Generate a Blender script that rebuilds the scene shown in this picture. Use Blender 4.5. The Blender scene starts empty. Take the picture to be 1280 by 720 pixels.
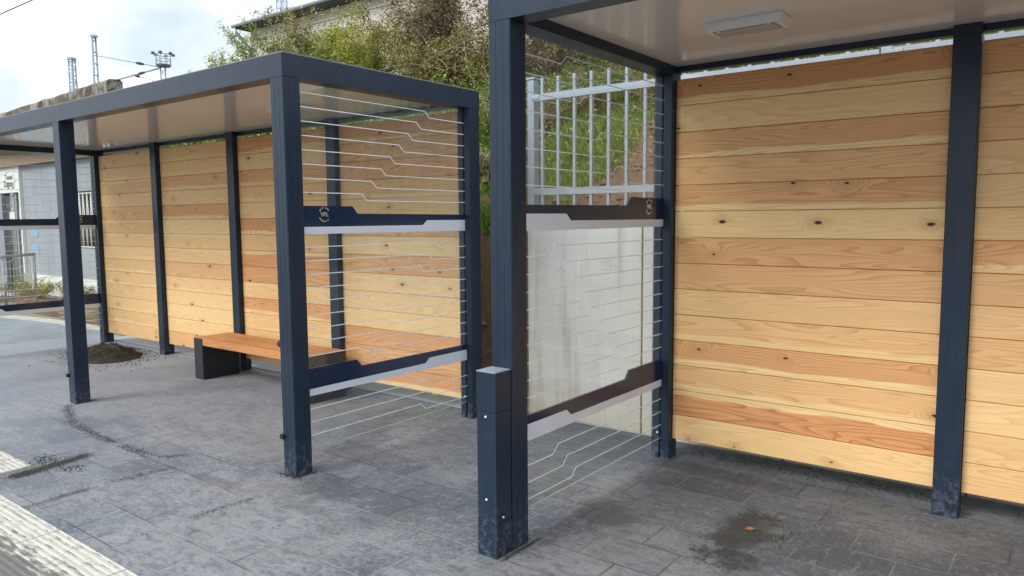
import bpy, bmesh, math, random
from mathutils import Vector, Matrix, noise as mnoise
random.seed(7)
C = bpy.context.scene.collection
R = math.radians

# ------------------------------------------------------------------ nodes
class NT:
    def __init__(s, name):
        s.m = bpy.data.materials.new(name); s.m.use_nodes = True
        s.t = s.m.node_tree; s.t.nodes.clear()
        s.out = s.t.nodes.new('ShaderNodeOutputMaterial')
    def n(s, typ, **kw):
        nd = s.t.nodes.new(typ)
        for k, v in kw.items(): setattr(nd, k, v)
        return nd
    def l(s, a, b):
        if isinstance(a, (int, float)): b.default_value = a
        elif isinstance(a, (tuple, list)): b.default_value = tuple(a) + ((1,) if len(a) == 3 and b.type == 'RGBA' else ())
        else: s.t.links.new(a, b)
    def math(s, op, a, b=0.0, c=None, clamp=False):
        nd = s.n('ShaderNodeMath', operation=op, use_clamp=clamp)
        s.l(a, nd.inputs[0]); s.l(b, nd.inputs[1])
        if c is not None: s.l(c, nd.inputs[2])
        return nd.outputs[0]
    def mix(s, f, a, b, blend='MIX'):
        nd = s.n('ShaderNodeMix', data_type='RGBA', blend_type=blend)
        s.l(f, nd.inputs[0]); s.l(a, nd.inputs[6]); s.l(b, nd.inputs[7])
        return nd.outputs[2]
    def step(s, x, lo, hi, a=0.0, b=1.0):
        nd = s.n('ShaderNodeMapRange', interpolation_type='SMOOTHSTEP')
        s.l(x, nd.inputs[0]); nd.inputs[1].default_value = lo; nd.inputs[2].default_value = hi
        nd.inputs[3].default_value = a; nd.inputs[4].default_value = b
        return nd.outputs[0]
    def noise(s, vec, scale, detail=4, rough=.55, dist=0.0, color=False):
        nd = s.n('ShaderNodeTexNoise'); s.l(vec, nd.inputs['Vector'])
        nd.inputs['Scale'].default_value = scale; nd.inputs['Detail'].default_value = detail
        nd.inputs['Roughness'].default_value = rough; nd.inputs['Distortion'].default_value = dist
        return nd.outputs['Color' if color else 'Fac']
    def pos(s): return s.n('ShaderNodeNewGeometry').outputs['Position']
    def obj(s): return s.n('ShaderNodeTexCoord').outputs['Object']
    def sep(s, v):
        nd = s.n('ShaderNodeSeparateXYZ'); s.l(v, nd.inputs[0]); return nd.outputs
    def com(s, x, y, z):
        nd = s.n('ShaderNodeCombineXYZ'); s.l(x, nd.inputs[0]); s.l(y, nd.inputs[1]); s.l(z, nd.inputs[2]); return nd.outputs[0]
    def scale(s, v, sc):
        nd = s.n('ShaderNodeVectorMath', operation='MULTIPLY'); s.l(v, nd.inputs[0]); nd.inputs[1].default_value = sc
        return nd.outputs[0]
    def ramp(s, x, stops):
        nd = s.n('ShaderNodeValToRGB'); s.l(x, nd.inputs[0]); e = nd.color_ramp.elements
        while len(e) < len(stops): e.new(.5)
        for i, (p, c) in enumerate(stops):
            e[i].position = p; e[i].color = tuple(c) + (1,)
        return nd.outputs[0]
    def bump(s, h, strength, dist=.01):
        nd = s.n('ShaderNodeBump'); s.l(h, nd.inputs['Height'])
        nd.inputs['Strength'].default_value = strength; nd.inputs['Distance'].default_value = dist
        return nd.outputs[0]
    def pbr(s, col, rough=.5, metal=0.0, spec=.5, normal=None, **kw):
        b = s.n('ShaderNodeBsdfPrincipled')
        s.l(col, b.inputs['Base Color']); s.l(rough, b.inputs['Roughness']); s.l(metal, b.inputs['Metallic'])
        s.l(spec, b.inputs['Specular IOR Level'])
        if normal is not None: s.l(normal, b.inputs['Normal'])
        for k, v in kw.items(): s.l(v, b.inputs[k])
        s.t.links.new(b.outputs[0], s.out.inputs[0])
        return s.m

def mat_simple(name, col, rough=.5, metal=0.0, spec=.5, var=.15, sc=6.0, bump=0.0):
    t = NT(name); p = t.pos()
    n = t.noise(p, sc, 5)
    c = t.mix(n, tuple(x * (1 - var) for x in col), tuple(min(1, x * (1 + var)) for x in col))
    nm = t.bump(t.noise(p, sc * 12, 3), bump, .004) if bump else None
    return t.pbr(c, rough, metal, spec, nm)

def mat_paint():
    t = NT('anthracite_powder_coat'); p = t.pos(); x, y, z = t.sep(p)
    n = t.noise(p, 5, 4); fine = t.noise(p, 260, 2)
    c = t.mix(n, (.013, .023, .042), (.017, .030, .053))
    # dried dust and splashes gathering near the ground, a few specks higher up
    d = t.noise(p, 28, 6, .7); d2 = t.noise(t.scale(p, (1, 1, .35)), 9, 4)
    low = t.step(z, .40, .0)
    m = t.math('MULTIPLY', low, t.step(t.math('ADD', d, t.math('MULTIPLY', low, .12)), .55, .78))
    specks = t.math('MULTIPLY', t.step(t.noise(p, 90, 3, .6), .70, .76), .35)
    m2 = t.math('MAXIMUM', m, t.math('MULTIPLY', specks, t.step(d2, .45, .65)))
    c = t.mix(t.math('MULTIPLY', m2, .55), c, (.14, .155, .18))
    streak = t.math('MULTIPLY', t.step(d2, .4, .75), .10)
    c = t.mix(t.math('MULTIPLY', streak, .35), c, (.16, .18, .22))
    ro = t.math('ADD', .27, t.math('MULTIPLY', m2, .4)); ro = t.math('ADD', ro, t.math('MULTIPLY', n, .08))
    return t.pbr(c, ro, 0.0, .26, t.bump(fine, .05, .001))

def mat_wood():
    t = NT('larch_boards')
    uv = t.n('ShaderNodeUVMap').outputs[0]; u, v, _ = t.sep(uv)
    at = t.n('ShaderNodeAttribute', attribute_name='board'); r, g, b = t.sep(at.outputs['Vector'])
    g40 = t.math('MULTIPLY', g, 40.0)
    P = t.com(t.math('ADD', t.math('MULTIPLY', u, .62), g40), t.math('ADD', t.math('MULTIPLY', v, 8.0), g40), t.math('MULTIPLY', g, 9.0))
    n1 = t.noise(P, 1.0, 1.5, .45)
    # knots
    kv = t.com(t.math('ADD', t.math('MULTIPLY', u, 3.6), g40), t.math('ADD', t.math('MULTIPLY', v, 7.0), t.math('MULTIPLY', g, 23.0)), 0.0)
    vo = t.n('ShaderNodeTexVoronoi', voronoi_dimensions='2D'); t.l(kv, vo.inputs['Vector']); vo.inputs['Scale'].default_value = 1.0
    vr = t.sep(vo.outputs['Color']); dist = vo.outputs['Distance']
    gate = t.step(vr[0], .86, .88)
    size = t.math('MULTIPLY', vr[1], .06)
    kd = t.math('SUBTRACT', t.math('ADD', dist, t.math('MULTIPLY', t.noise(kv, 14, 2), .03)), size)
    knot = t.math('MULTIPLY', t.step(kd, .060, .015), gate)
    halo = t.math('MULTIPLY', t.step(dist, .50, .04), gate)
    P2 = t.com(t.math('ADD', t.math('MULTIPLY', u, 5.0), g40), t.math('MULTIPLY', v, 60.0), g)
    wob = t.math('MULTIPLY', t.noise(P2, 1.0, 3), .16)
    field = t.math('ADD', t.math('ADD', t.math('MULTIPLY', n1, 21.0), t.math('MULTIPLY', v, 34.0)), t.math('ADD', wob, t.math('MULTIPLY', halo, 3.2)))
    saw = t.math('FRACT', field)
    late = t.math('MULTIPLY', t.math('POWER', saw, 2.6), t.step(saw, 1.0, .90))
    fib = t.noise(t.com(t.math('MULTIPLY', u, 7.0), t.math('MULTIPLY', v, 420.0), g40), 1.0, 3, .6)
    blotch = t.noise(P, .7, 2)
    sap = t.mix(blotch, (.87, .635, .335), (.80, .53, .235))
    hea = t.mix(blotch, (.58, .235, .085), (.75, .385, .17))
    line = t.mix(r, (.62, .34, .10), (.34, .11, .03))
    # sapwood edge on some boards
    edge = t.math('ADD', t.math('MULTIPLY', v, 6.3), t.math('MULTIPLY', t.math('SUBTRACT', t.noise(t.com(t.math('ADD', t.math('MULTIPLY', u, 1.4), g40), 0, g), 1.0, 2), .5), .55))
    lo = t.math('MULTIPLY', t.step(edge, .26, .20), t.step(b, .34, .36))
    hi = t.math('MULTIPLY', t.step(edge, .78, .84), t.step(b, .69, .71))
    lo = t.math('MULTIPLY', lo, t.step(b, .69, .67))
    heart = t.math('MULTIPLY', r, t.math('SUBTRACT', 1.0, t.math('MAXIMUM', lo, hi)), clamp=True)
    c = t.mix(heart, sap, hea)
    c = t.mix(t.math('MULTIPLY', late, t.math('ADD', .50, t.math('MULTIPLY', heart, .42))), c, line)
    c = t.mix(t.math('MULTIPLY', t.math('MULTIPLY', halo, halo), .45), c, (.46, .23, .10))
    c = t.mix(t.math('MULTIPLY', t.step(fib, .35, .75), .28), c, (.42, .25, .12))
    c = t.mix(knot, c, (.035, .014, .008))
    ro = t.math('ADD', .48, t.math('MULTIPLY', fib, .15))
    return t.pbr(c, ro, 0.0, .35, t.bump(t.math('ADD', fib, t.math('MULTIPLY', late, .5)), .12, .002))

def mat_glass():
    t = NT('clear_safety_glass')
    geo = t.n('ShaderNodeNewGeometry')
    mx = t.n('ShaderNodeMix', data_type='FLOAT'); t.l(geo.outputs['Backfacing'], mx.inputs[0]); mx.inputs[2].default_value = 1.5; mx.inputs[3].default_value = 1 / 1.5
    fr = t.n('ShaderNodeFresnel'); t.l(mx.outputs[0], fr.inputs[0])
    tr = t.n('ShaderNodeBsdfTransparent'); tr.inputs[0].default_value = (.955, .975, .965, 1)
    gl = t.n('ShaderNodeBsdfGlossy'); gl.inputs['Roughness'].default_value = 0.0; gl.inputs[0].default_value = (1, 1, 1, 1)
    ms = t.n('ShaderNodeMixShader'); t.l(fr.outputs[0], ms.inputs[0])
    t.t.links.new(tr.outputs[0], ms.inputs[1]); t.t.links.new(gl.outputs[0], ms.inputs[2])
    # a thin film of dust
    df = t.n('ShaderNodeBsdfDiffuse'); df.inputs[0].default_value = (.6, .62, .64, 1)
    m2 = t.n('ShaderNodeMixShader'); t.l(t.math('MULTIPLY', t.step(t.noise(t.pos(), 3, 5), .3, .8), .05), m2.inputs[0])
    t.t.links.new(ms.outputs[0], m2.inputs[1]); t.t.links.new(df.outputs[0], m2.inputs[2])
    t.t.links.new(m2.outputs[0], t.out.inputs[0])
    return t.m

def mat_pavement():
    t = NT('slate_look_slabs'); p = t.pos(); x, y, z = t.sep(p)
    br = t.n('ShaderNodeTexBrick'); br.offset = .5; br.squash = 1.0
    wv = t.n('ShaderNodeVectorMath', operation='ADD'); t.l(p, wv.inputs[0]); wv.inputs[1].default_value = (100.113, 100.05, 0)
    t.l(wv.outputs[0], br.inputs['Vector']); br.inputs['Scale'].default_value = 1.0
    br.inputs['Brick Width'].default_value = .40; br.inputs['Row Height'].default_value = .255
    br.inputs['Mortar Size'].default_value = .0055; br.inputs['Mortar Smooth'].default_value = .3
    br.inputs['Bias'].default_value = 0.0
    br.inputs['Color1'].default_value = (0, 0, 0, 1); br.inputs['Color2'].default_value = (1, 1, 1, 1); br.inputs['Mortar'].default_value = (.5, .5, .5, 1)
    slab = t.sep(br.outputs['Color'])[0]; joint = br.outputs['Fac']
    slate = t.noise(t.scale(p, (2.0, 7.0, 1)), 3.2, 7, .68, .6)
    slate2 = t.noise(t.scale(p, (6.0, 2.2, 1)), 5, 6, .7, .4)
    fine = t.noise(p, 230, 4, .7); med = t.noise(p, 38, 5, .7); big = t.noise(p, .75, 4, .6, .3)
    col = t.mix(slab, (.092, .106, .134), (.180, .200, .235))
    col = t.mix(t.step(slate, .35, .72), col, t.mix(slab, (.070, .081, .104), (.130, .144, .172)))
    col = t.mix(t.math('MULTIPLY', t.step(slate2, .52, .66), .55), col, (.32, .345, .385))
    # dry cement and sand dust trodden over the slabs
    dust = t.step(t.math('ADD', t.math('MULTIPLY', big, .75), t.math('MULTIPLY', med, .35)), .48, .60)
    edge = t.step(y, -1.6, 1.2)
    dustc = t.mix(med, (.23, .24, .255), (.35, .355, .36))
    col = t.mix(t.math('MULTIPLY', dust, .70), col, dustc)
    brown = t.math('MULTIPLY', t.step(t.noise(p, 1.7, 5, .65), .50, .68), .5)
    col = t.mix(t.math('MULTIPLY', brown, t.math('MAXIMUM', edge, .45)), col, (.150, .134, .110))
    # damp smudges and scuffs
    sm = t.noise(t.scale(p, (1.0, 1.6, 1)), 3.4, 6, .75, 1.2)
    damp = t.step(sm, .56, .68)
    col = t.mix(t.math('MULTIPLY', damp, .62), col, (.055, .065, .088))
    mott = t.step(t.noise(t.scale(p, (1.4, 2.6, 1)), 7.5, 7, .75, .8), .47, .62)
    col = t.mix(t.math('MULTIPLY', mott, .60), col, (.085, .10, .13))
    specks = t.math('MULTIPLY', t.step(t.noise(p, 75, 4, .72), .56, .66), t.step(t.noise(p, 2.4, 4), .42, .62))
    col = t.mix(t.math('MULTIPLY', specks, .75), col, (.07, .066, .06))
    light = t.math('MULTIPLY', t.step(t.noise(p, 120, 3, .7), .66, .74), .5)
    col = t.mix(light, col, (.33, .34, .36))
    # joints partly filled with pale sand, some left dark
    jn = t.noise(p, 1.1, 3)
    jc = t.mix(t.step(jn, .44, .56), (.035, .036, .04), (.30, .305, .31))
    jm = t.math('MULTIPLY', joint, t.step(t.noise(p, 6, 4), .28, .50))
    col = t.mix(t.math('MULTIPLY', jm, .62), col, jc)
    # grey-brown darkening over the covered area, strongest under the near roof
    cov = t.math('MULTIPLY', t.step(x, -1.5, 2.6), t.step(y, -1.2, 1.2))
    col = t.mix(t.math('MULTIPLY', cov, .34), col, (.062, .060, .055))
    dn = t.noise(p, 9, 6, .75)
    def stain(cx, cy, sx, sy, lo=.55, hi=1.15):
        dx = t.math('DIVIDE', t.math('SUBTRACT', x, cx), sx); dy = t.math('DIVIDE', t.math('SUBTRACT', y, cy), sy)
        d = t.math('SQRT', t.math('ADD', t.math('MULTIPLY', dx, dx), t.math('MULTIPLY', dy, dy)))
        d = t.math('ADD', d, t.math('MULTIPLY', t.math('SUBTRACT', dn, .5), 2.2))
        return t.step(d, hi, lo)
    for (cx, cy, sx, sy, k) in ((2.42, .82, .14, .30, .80), (2.52, .52, .10, .12, .6), (-1.45, -.82, .05, .30, .75), (-.82, -1.0, .03, .26, .5),
                                (-2.2, -.30, .75, .035, .55), (.25, .0, .24, .20, .45), (-.35, -.32, .30, .07, .35), (.40, -.25, .30, .07, .30), (1.75, .62, .22, .20, .55), (2.0, 1.55, .5, .12, .5), (-5.2, 1.1, .75, .45, .7)):
        col = t.mix(t.math('MULTIPLY', stain(cx, cy, sx, sy), k), col, (.045, .044, .044))
    # paler and bluer towards the left
    col = t.mix(t.step(x, 1.2, -6.0, 0, .55), col, (.33, .365, .425))
    grit = t.math('MULTIPLY', t.step(t.noise(p, 150, 5, .8), .52, .62), t.step(t.noise(t.scale(p, (1, 1.5, 1)), 1.9, 6, .7, .6), .44, .58))
    col = t.mix(t.math('MULTIPLY', grit, .55), col, (.060, .055, .048))
    grit2 = t.math('MULTIPLY', t.step(t.noise(p, 135, 5, .8), .54, .63), t.step(t.noise(p, 2.7, 6, .7, .6), .50, .62))
    col = t.mix(t.math('MULTIPLY', grit2, .45), col, (.42, .41, .385))
    h = t.math('ADD', t.math('MULTIPLY', slate, .9), t.math('MULTIPLY', fine, .35))
    h = t.math('SUBTRACT', h, t.math('MULTIPLY', jm, .5)); h = t.math('ADD', h, t.math('MULTIPLY', med, .5))
    ro = t.math('SUBTRACT', .72, t.math('MULTIPLY', damp, .18))
    return t.pbr(col, ro, 0.0, .35, t.bump(h, .8, .008))

def mat_tactile():
    t = NT('white_ribbed_slabs'); p = t.pos(); x, y, z = t.sep(p)
    c = t.mix(t.noise(p, 9, 5), (.46, .45, .40), (.58, .57, .515))
    j = t.math('LESS_THAN', t.math('FRACT', t.math('ADD', t.math('DIVIDE', x, .70), 100.47)), .012)
    rib = t.math('SINE', t.math('MULTIPLY', y, 2 * math.pi / .032))
    groove = t.step(rib, -.2, -.9)
    gn = t.noise(t.scale(p, (2.5, 12, 1)), 3, 6, .75)
    far = t.step(y, -1.27, -1.62)
    dirt = t.step(t.math('ADD', t.math('ADD', gn, t.math('MULTIPLY', groove, .07)), t.math('MULTIPLY', far, .42)), .53, .70)
    c = t.mix(dirt, c, t.mix(t.noise(p, 90, 4, .7), (.07, .068, .062), (.22, .21, .20)))
    crack = t.n('ShaderNodeTexVoronoi', feature='DISTANCE_TO_EDGE'); t.l(t.n('ShaderNodeTexCoord').outputs['Object'], crack.inputs['Vector']); crack.inputs['Scale'].default_value = 1.3
    c = t.mix(t.math('MULTIPLY', t.step(crack.outputs['Distance'], .006, .002), .55), c, (.20, .19, .18))
    c = t.mix(j, c, (.16, .155, .15))
    return t.pbr(c, .75, 0.0, .3, t.bump(t.math('ADD', rib, t.math('MULTIPLY', gn, 1.5)), .35, .004))

def mat_soil(name='dark_soil', a=(.025, .023, .020), b=(.085, .075, .064)):
    t = NT(name); p = t.pos()
    c = t.mix(t.noise(p, 22, 7, .72), a, b)
    return t.pbr(c, .95, 0.0, .15, t.bump(t.noise(p, 60, 6, .7), .9, .02))

def mat_hill():
    t = NT('grassy_earth_bank'); p = t.pos(); x, y, z = t.sep(p)
    n = t.noise(p, 1.5, 6, .65); f = t.noise(p, 26, 6, .7)
    soil = t.mix(f, (.085, .052, .035), (.25, .175, .125))
    grass = t.mix(f, (.03, .06, .012), (.10, .155, .035))
    at = t.n('ShaderNodeAttribute', attribute_name='grassy'); g = at.outputs['Fac']
    m = t.step(t.math('ADD', g, t.math('MULTIPLY', t.math('SUBTRACT', n, .5), .9)), .40, .60)
    c = t.mix(m, soil, grass)
    return t.pbr(c, .95, 0.0, .12, t.bump(f, .9, .03))

def mat_leaf(name, stops, trans=.35):
    t = NT(name); geo = t.n('ShaderNodeNewGeometry')
    c = t.ramp(geo.outputs['Random Per Island'], stops)
    d = t.n('ShaderNodeBsdfPrincipled'); t.l(c, d.inputs['Base Color']); d.inputs['Roughness'].default_value = .55; d.inputs['Specular IOR Level'].default_value = .35
    tl = t.n('ShaderNodeBsdfTranslucent'); t.l(c, tl.inputs[0])
    ms = t.n('ShaderNodeMixShader'); ms.inputs[0].default_value = trans
    t.t.links.new(d.outputs[0], ms.inputs[1]); t.t.links.new(tl.outputs[0], ms.inputs[2]); t.t.links.new(ms.outputs[0], t.out.inputs[0])
    return t.m

def mat_concrete(name, a, b, stain=.5, streak=True):
    t = NT(name); p = t.pos(); x, y, z = t.sep(p)
    n = t.noise(p, 2.2, 6, .6); f = t.noise(p, 60, 5, .7)
    c = t.mix(n, a, b)
    if streak:
        s = t.noise(t.com(t.math('MULTIPLY', x, 9), t.math('MULTIPLY', y, 9), t.math('MULTIPLY', z, .55)), 1.0, 5, .6)
        c = t.mix(t.math('MULTIPLY', t.step(s, .50, .72), stain), c, tuple(q * .55 for q in a))
        s2 = t.noise(t.com(t.math('MULTIPLY', x, 16), t.math('MULTIPLY', y, 16), t.math('MULTIPLY', z, .9)), 1.0, 4, .6)
        c = t.mix(t.math('MULTIPLY', t.step(s2, .55, .70), stain * .5), c, tuple(min(1, q * 1.25) for q in b))
    c = t.mix(t.math('MULTIPLY', t.step(f, .62, .72), .3), c, tuple(q * .5 for q in a))
    if name.startswith('pale_ret'):
        pl = t.math('ABSOLUTE', t.math('SUBTRACT', t.math('FRACT', t.math('DIVIDE', z, .52)), .5))
        c = t.mix(t.math('MULTIPLY', t.step(pl, .493, .499), .22), c, (.2, .2, .19))
        st = t.step(t.noise(p, 4.5, 6, .7, .8), .60, .74); c = t.mix(t.math('MULTIPLY', st, .5), c, (.22, .21, .17))
        c = t.mix(t.math('MULTIPLY', t.step(z, .35, .0), .45), c, (.30, .27, .20))
    return t.pbr(c, .85, 0.0, .3, t.bump(f, .3, .004))

def mat_moss():
    t = NT('mossy_weathered_concrete'); p = t.pos(); x, y, z = t.sep(p)
    n = t.noise(p, 2.6, 7, .72, .4)
    c = t.mix(t.noise(p, 14, 5, .7), (.17, .16, .14), (.34, .325, .30))
    c = t.mix(t.step(n, .43, .58), c, (.06, .05, .04))
    c = t.mix(t.math('MULTIPLY', t.step(t.noise(p, 1.3, 4), .5, .65), .5), c, (.15, .11, .06))
    d = t.math('MULTIPLY', t.step(t.noise(t.scale(p, (3, 3, .7)), 3, 4), .52, .62), t.step(z, 3.62, 3.2))
    c = t.mix(t.math('MULTIPLY', d, .8), c, (.55, .56, .56))
    return t.pbr(c, .9, 0.0, .2, t.bump(n, .8, .04))

M = dict(
    paint=mat_paint(), wood=mat_wood(), glass=mat_glass(), pave=mat_pavement(), tactile=mat_tactile(),
    soil=mat_soil(), crumbs=mat_soil('soil_crumbs', (.045, .043, .040), (.13, .12, .105)), hill=mat_hill(),
    black=mat_simple('black_rubber', (.012, .013, .016), .45),
    boxdark=mat_simple('matt_dark_steel', (.016, .02, .027), .5, 0, .4),
    ceil=mat_simple('pale_laminate_sheet', (.74, .69, .645), .11, 0, .62, .04, 1.5),
    roof=mat_simple('roof_sheet', (.20, .21, .23), .5),
    line=mat_simple('printed_white_line', (.82, .83, .86), .5, 0, .3, .03),
    wband=mat_simple('printed_white_band', (.66, .69, .77), .35, 0, .5, .03),
    dband=mat_simple('printed_navy_band', (.014, .026, .062), .15, 0, .4, .05),
    gold=mat_simple('pale_gold_print', (.42, .34, .22), .4, 0, .3, .05),
    silver=mat_simple('pale_silver_print', (.72, .74, .66), .4, 0, .3, .05),
    galv=mat_simple('galvanised_steel', (.31, .355, .42), .42, .35, .5, .16, 14),
    galvd=mat_simple('galvanised_steel_far', (.30, .35, .42), .5, .3, .5, .12, 2),
    screw=mat_simple('bright_screw', (.85, .86, .88), .3, .2),
    capm=mat_simple('dusty_cap_metal', (.24, .27, .32), .5, 0, .5, .4, 40),
    edge=mat_simple('ground_glass_edge', (.30, .36, .35), .3, 0, .6),
    wall=mat_concrete('pale_retaining_concrete', (.40, .42, .43), (.60, .615, .625), .6),
    wallj=mat_simple('wall_joint', (.16, .14, .11), .9),
    footing=mat_concrete('dusty_footing_concrete', (.32, .33, .33), (.50, .51, .52), .2, False),
    kerb=mat_concrete('kerb_concrete', (.44, .43, .40), (.56, .55, .51), .1, False),
    gravel=mat_soil('sandy_gravel', (.20, .18, .145), (.38, .34, .28)),
    asphalt=mat_simple('asphalt', (.05, .05, .052), .9, 0, .3, .3, 40, .4),
    lampw=mat_simple('lamp_housing_white', (.74, .74, .73), .35, 0, .5, .03),
    lampd=mat_simple('lamp_diffuser', (.36, .37, .37), .25, 0, .5, .12, 90),
    moss=mat_moss(),
    soffit=mat_concrete('brown_soffit', (.20, .15, .105), (.31, .245, .175), .4, False),
    blue=mat_concrete('blue_grey_render', (.27, .30, .345), (.35, .38, .42), .5),
    white=mat_simple('old_white_paint', (.70, .71, .69), .6, 0, .3, .08, 3),
    dark=mat_simple('dark_interior', (.022, .022, .026), .8),
    greyp=mat_simple('grey_panel', (.22, .25, .29), .6),
    ink=mat_simple('black_lettering', (.02, .02, .022), .6),
    poster=mat_simple('pale_blue_poster', (.20, .40, .56), .5),
    red=mat_simple('red_plate', (.35, .05, .03), .5), green=mat_simple('green_plate', (.05, .45, .12), .5),
    beige=mat_concrete('beige_render', (.47, .44, .41), (.56, .53, .50), .12),
    tile=mat_simple('dark_roof_edge', (.07, .075, .085), .7),
    zinc=mat_simple('zinc_pipe', (.24, .28, .31), .45, .4),
    bark=mat_simple('twig_bark', (.13, .10, .075), .9, 0, .2, .4, 30),
    barkp=mat_simple('pale_dry_stem', (.30, .25, .18), .9, 0, .2, .3, 30),
    rust=mat_simple('dry_leaf', (.30, .11, .04), .7),
)
L = dict(
    green=mat_leaf('leaf_green', [(0, (0.049, 0.102, 0.015)), (.35, (0.137, 0.215, 0.028)), (.7, (0.254, 0.337, 0.051)), (.93, (0.508, 0.506, 0.115)), (1, (0.620, 0.620, 0.256))]),
    yellow=mat_leaf('leaf_yellow_green', [(0, (0.098, 0.140, 0.019)), (.35, (0.293, 0.337, 0.038)), (.75, (0.547, 0.506, 0.077)), (1, (0.620, 0.620, 0.205))]),
    olive=mat_leaf('leaf_olive', [(0, (0.059, 0.066, 0.018)), (.4, (0.195, 0.187, 0.045)), (.75, (0.371, 0.319, 0.090)), (.92, (0.620, 0.524, 0.218)), (1, (0.620, 0.620, 0.422))]),
    brown=mat_leaf('leaf_brown', [(0, (0.044, 0.034, 0.022)), (.35, (0.147, 0.108, 0.064)), (.65, (0.294, 0.215, 0.134)), (.87, (0.485, 0.415, 0.282)), (1, (0.600, 0.600, 0.507))]),
    red=mat_leaf('leaf_reddish', [(0, (0.064, 0.026, 0.020)), (.35, (0.192, 0.070, 0.051)), (.7, (0.294, 0.154, 0.090)), (.9, (0.384, 0.307, 0.179)), (1, (0.512, 0.448, 0.333))]),
    grass=mat_leaf('grass_blade', [(0, (0.061, 0.132, 0.014)), (.5, (0.171, 0.312, 0.034)), (.85, (0.293, 0.408, 0.070)), (1, (0.415, 0.360, 0.150))]),
)

# ------------------------------------------------------------------ objects
def new_obj(name, me, mats=None, parent=None):
    o = bpy.data.objects.new(name, me); C.objects.link(o)
    if mats is not None:
        for m in (mats if isinstance(mats, (list, tuple)) else [mats]): me.materials.append(m)
    if parent is not None: o.parent = parent
    return o
def tag(o, label=None, cat=None, group=None, kind=None):
    if label: o['label'] = label
    if cat: o['category'] = cat
    if group: o['group'] = group
    if kind: o['kind'] = kind
    return o
def thing(name, label, cat, loc=(0, 0, 0), rz=0, group=None):
    o = bpy.data.objects.new(name, None); C.objects.link(o); o.location = loc; o.rotation_euler = (0, 0, rz); o.empty_display_size = .1
    return tag(o, label, cat, group)

class MB:
    def __init__(s): s.v = []; s.f = []; s.mi = []; s.sm = []
    def add(s, vs, fs, mi=0, smooth=False):
        b = len(s.v); s.v += [tuple(q) for q in vs]; s.f += [tuple(i + b for i in f) for f in fs]
        s.mi += [mi] * len(fs); s.sm += [smooth] * len(fs); return s
    def box(s, x0, y0, z0, x1, y1, z1, mi=0, bev=0.0):
        if x0 > x1: x0, x1 = x1, x0
        if y0 > y1: y0, y1 = y1, y0
        if z0 > z1: z0, z1 = z1, z0
        if bev <= 0:
            vs = [(x, y, z) for z in (z0, z1) for x, y in ((x0, y0), (x1, y0), (x1, y1), (x0, y1))]
            return s.add(vs, [(3, 2, 1, 0), (4, 5, 6, 7), (0, 1, 5, 4), (1, 2, 6, 5), (2, 3, 7, 6), (3, 0, 4, 7)], mi)
        bm = bmesh.new(); bmesh.ops.create_cube(bm, size=1)
        for v in bm.verts: v.co = Vector(((x0 + x1) / 2 + v.co.x * (x1 - x0), (y0 + y1) / 2 + v.co.y * (y1 - y0), (z0 + z1) / 2 + v.co.z * (z1 - z0)))
        bmesh.ops.bevel(bm, geom=bm.edges[:], offset=bev, segments=2, affect='EDGES', profile=.6)
        bm.verts.index_update()
        s.add([v.co[:] for v in bm.verts], [[v.index for v in f.verts] for f in bm.faces], mi); bm.free(); return s
    def prism(s, poly, z0, z1, mi=0, axis='z'):
        # poly: CCW (a,b) points; extruded along axis
        n = len(poly)
        def P(a, b, h): return (a, b, h) if axis == 'z' else ((h, a, b) if axis == 'x' else (b, h, a))
        vs = [P(a, b, z0) for a, b in poly] + [P(a, b, z1) for a, b in poly]
        fs = [tuple(range(n - 1, -1, -1)), tuple(range(n, 2 * n))] + [(i, (i + 1) % n, n + (i + 1) % n, n + i) for i in range(n)]
        return s.add(vs, fs, mi)
    def tube(s, pts, r, n=6, mi=0, smooth=True, cap=True):
        rs = r if isinstance(r, (list, tuple)) else [r] * len(pts)
        pts = [Vector(p) for p in pts]; vs = []; fs = []
        for i, p in enumerate(pts):
            d = (pts[min(i + 1, len(pts) - 1)] - pts[max(i - 1, 0)]).normalized()
            a = d.orthogonal().normalized() if abs(d.z) > .99 else d.cross(Vector((0, 0, 1))).normalized()
            b = d.cross(a)
            for k in range(n):
                t = 2 * math.pi * k / n; vs.append(p + (a * math.cos(t) + b * math.sin(t)) * rs[i])
        for i in range(len(pts) - 1):
            for k in range(n):
                k2 = (k + 1) % n; fs.append((i * n + k, i * n + k2, (i + 1) * n + k2, (i + 1) * n + k))
        if cap: fs.append(tuple(range(n - 1, -1, -1))); m = (len(pts) - 1) * n; fs.append(tuple(range(m, m + n)))
        return s.add(vs, fs, mi, smooth)
    def build(s, name, mats, parent=None):
        me = bpy.data.meshes.new(name); me.from_pydata(s.v, [], s.f)
        o = new_obj(name, me, mats, parent)
        me.polygons.foreach_set('material_index', s.mi); me.polygons.foreach_set('use_smooth', s.sm); me.update()
        return o

def text_mesh(txt, size, name, mat, parent, matrix, align='CENTER', bold=.0):
    cu = bpy.data.curves.new('t', 'FONT'); cu.body = txt; cu.size = size; cu.align_x = align; cu.align_y = 'CENTER'; cu.offset = bold; cu.extrude = .0008
    to = bpy.data.objects.new('t', cu); C.objects.link(to)
    dg = bpy.context.evaluated_depsgraph_get(); dg.update()
    me = bpy.data.meshes.new_from_object(to.evaluated_get(dg)); bpy.data.objects.remove(to); bpy.data.curves.remove(cu)
    me.transform(matrix); me.materials.clear()
    return new_obj(name, me, mat, parent)

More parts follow.
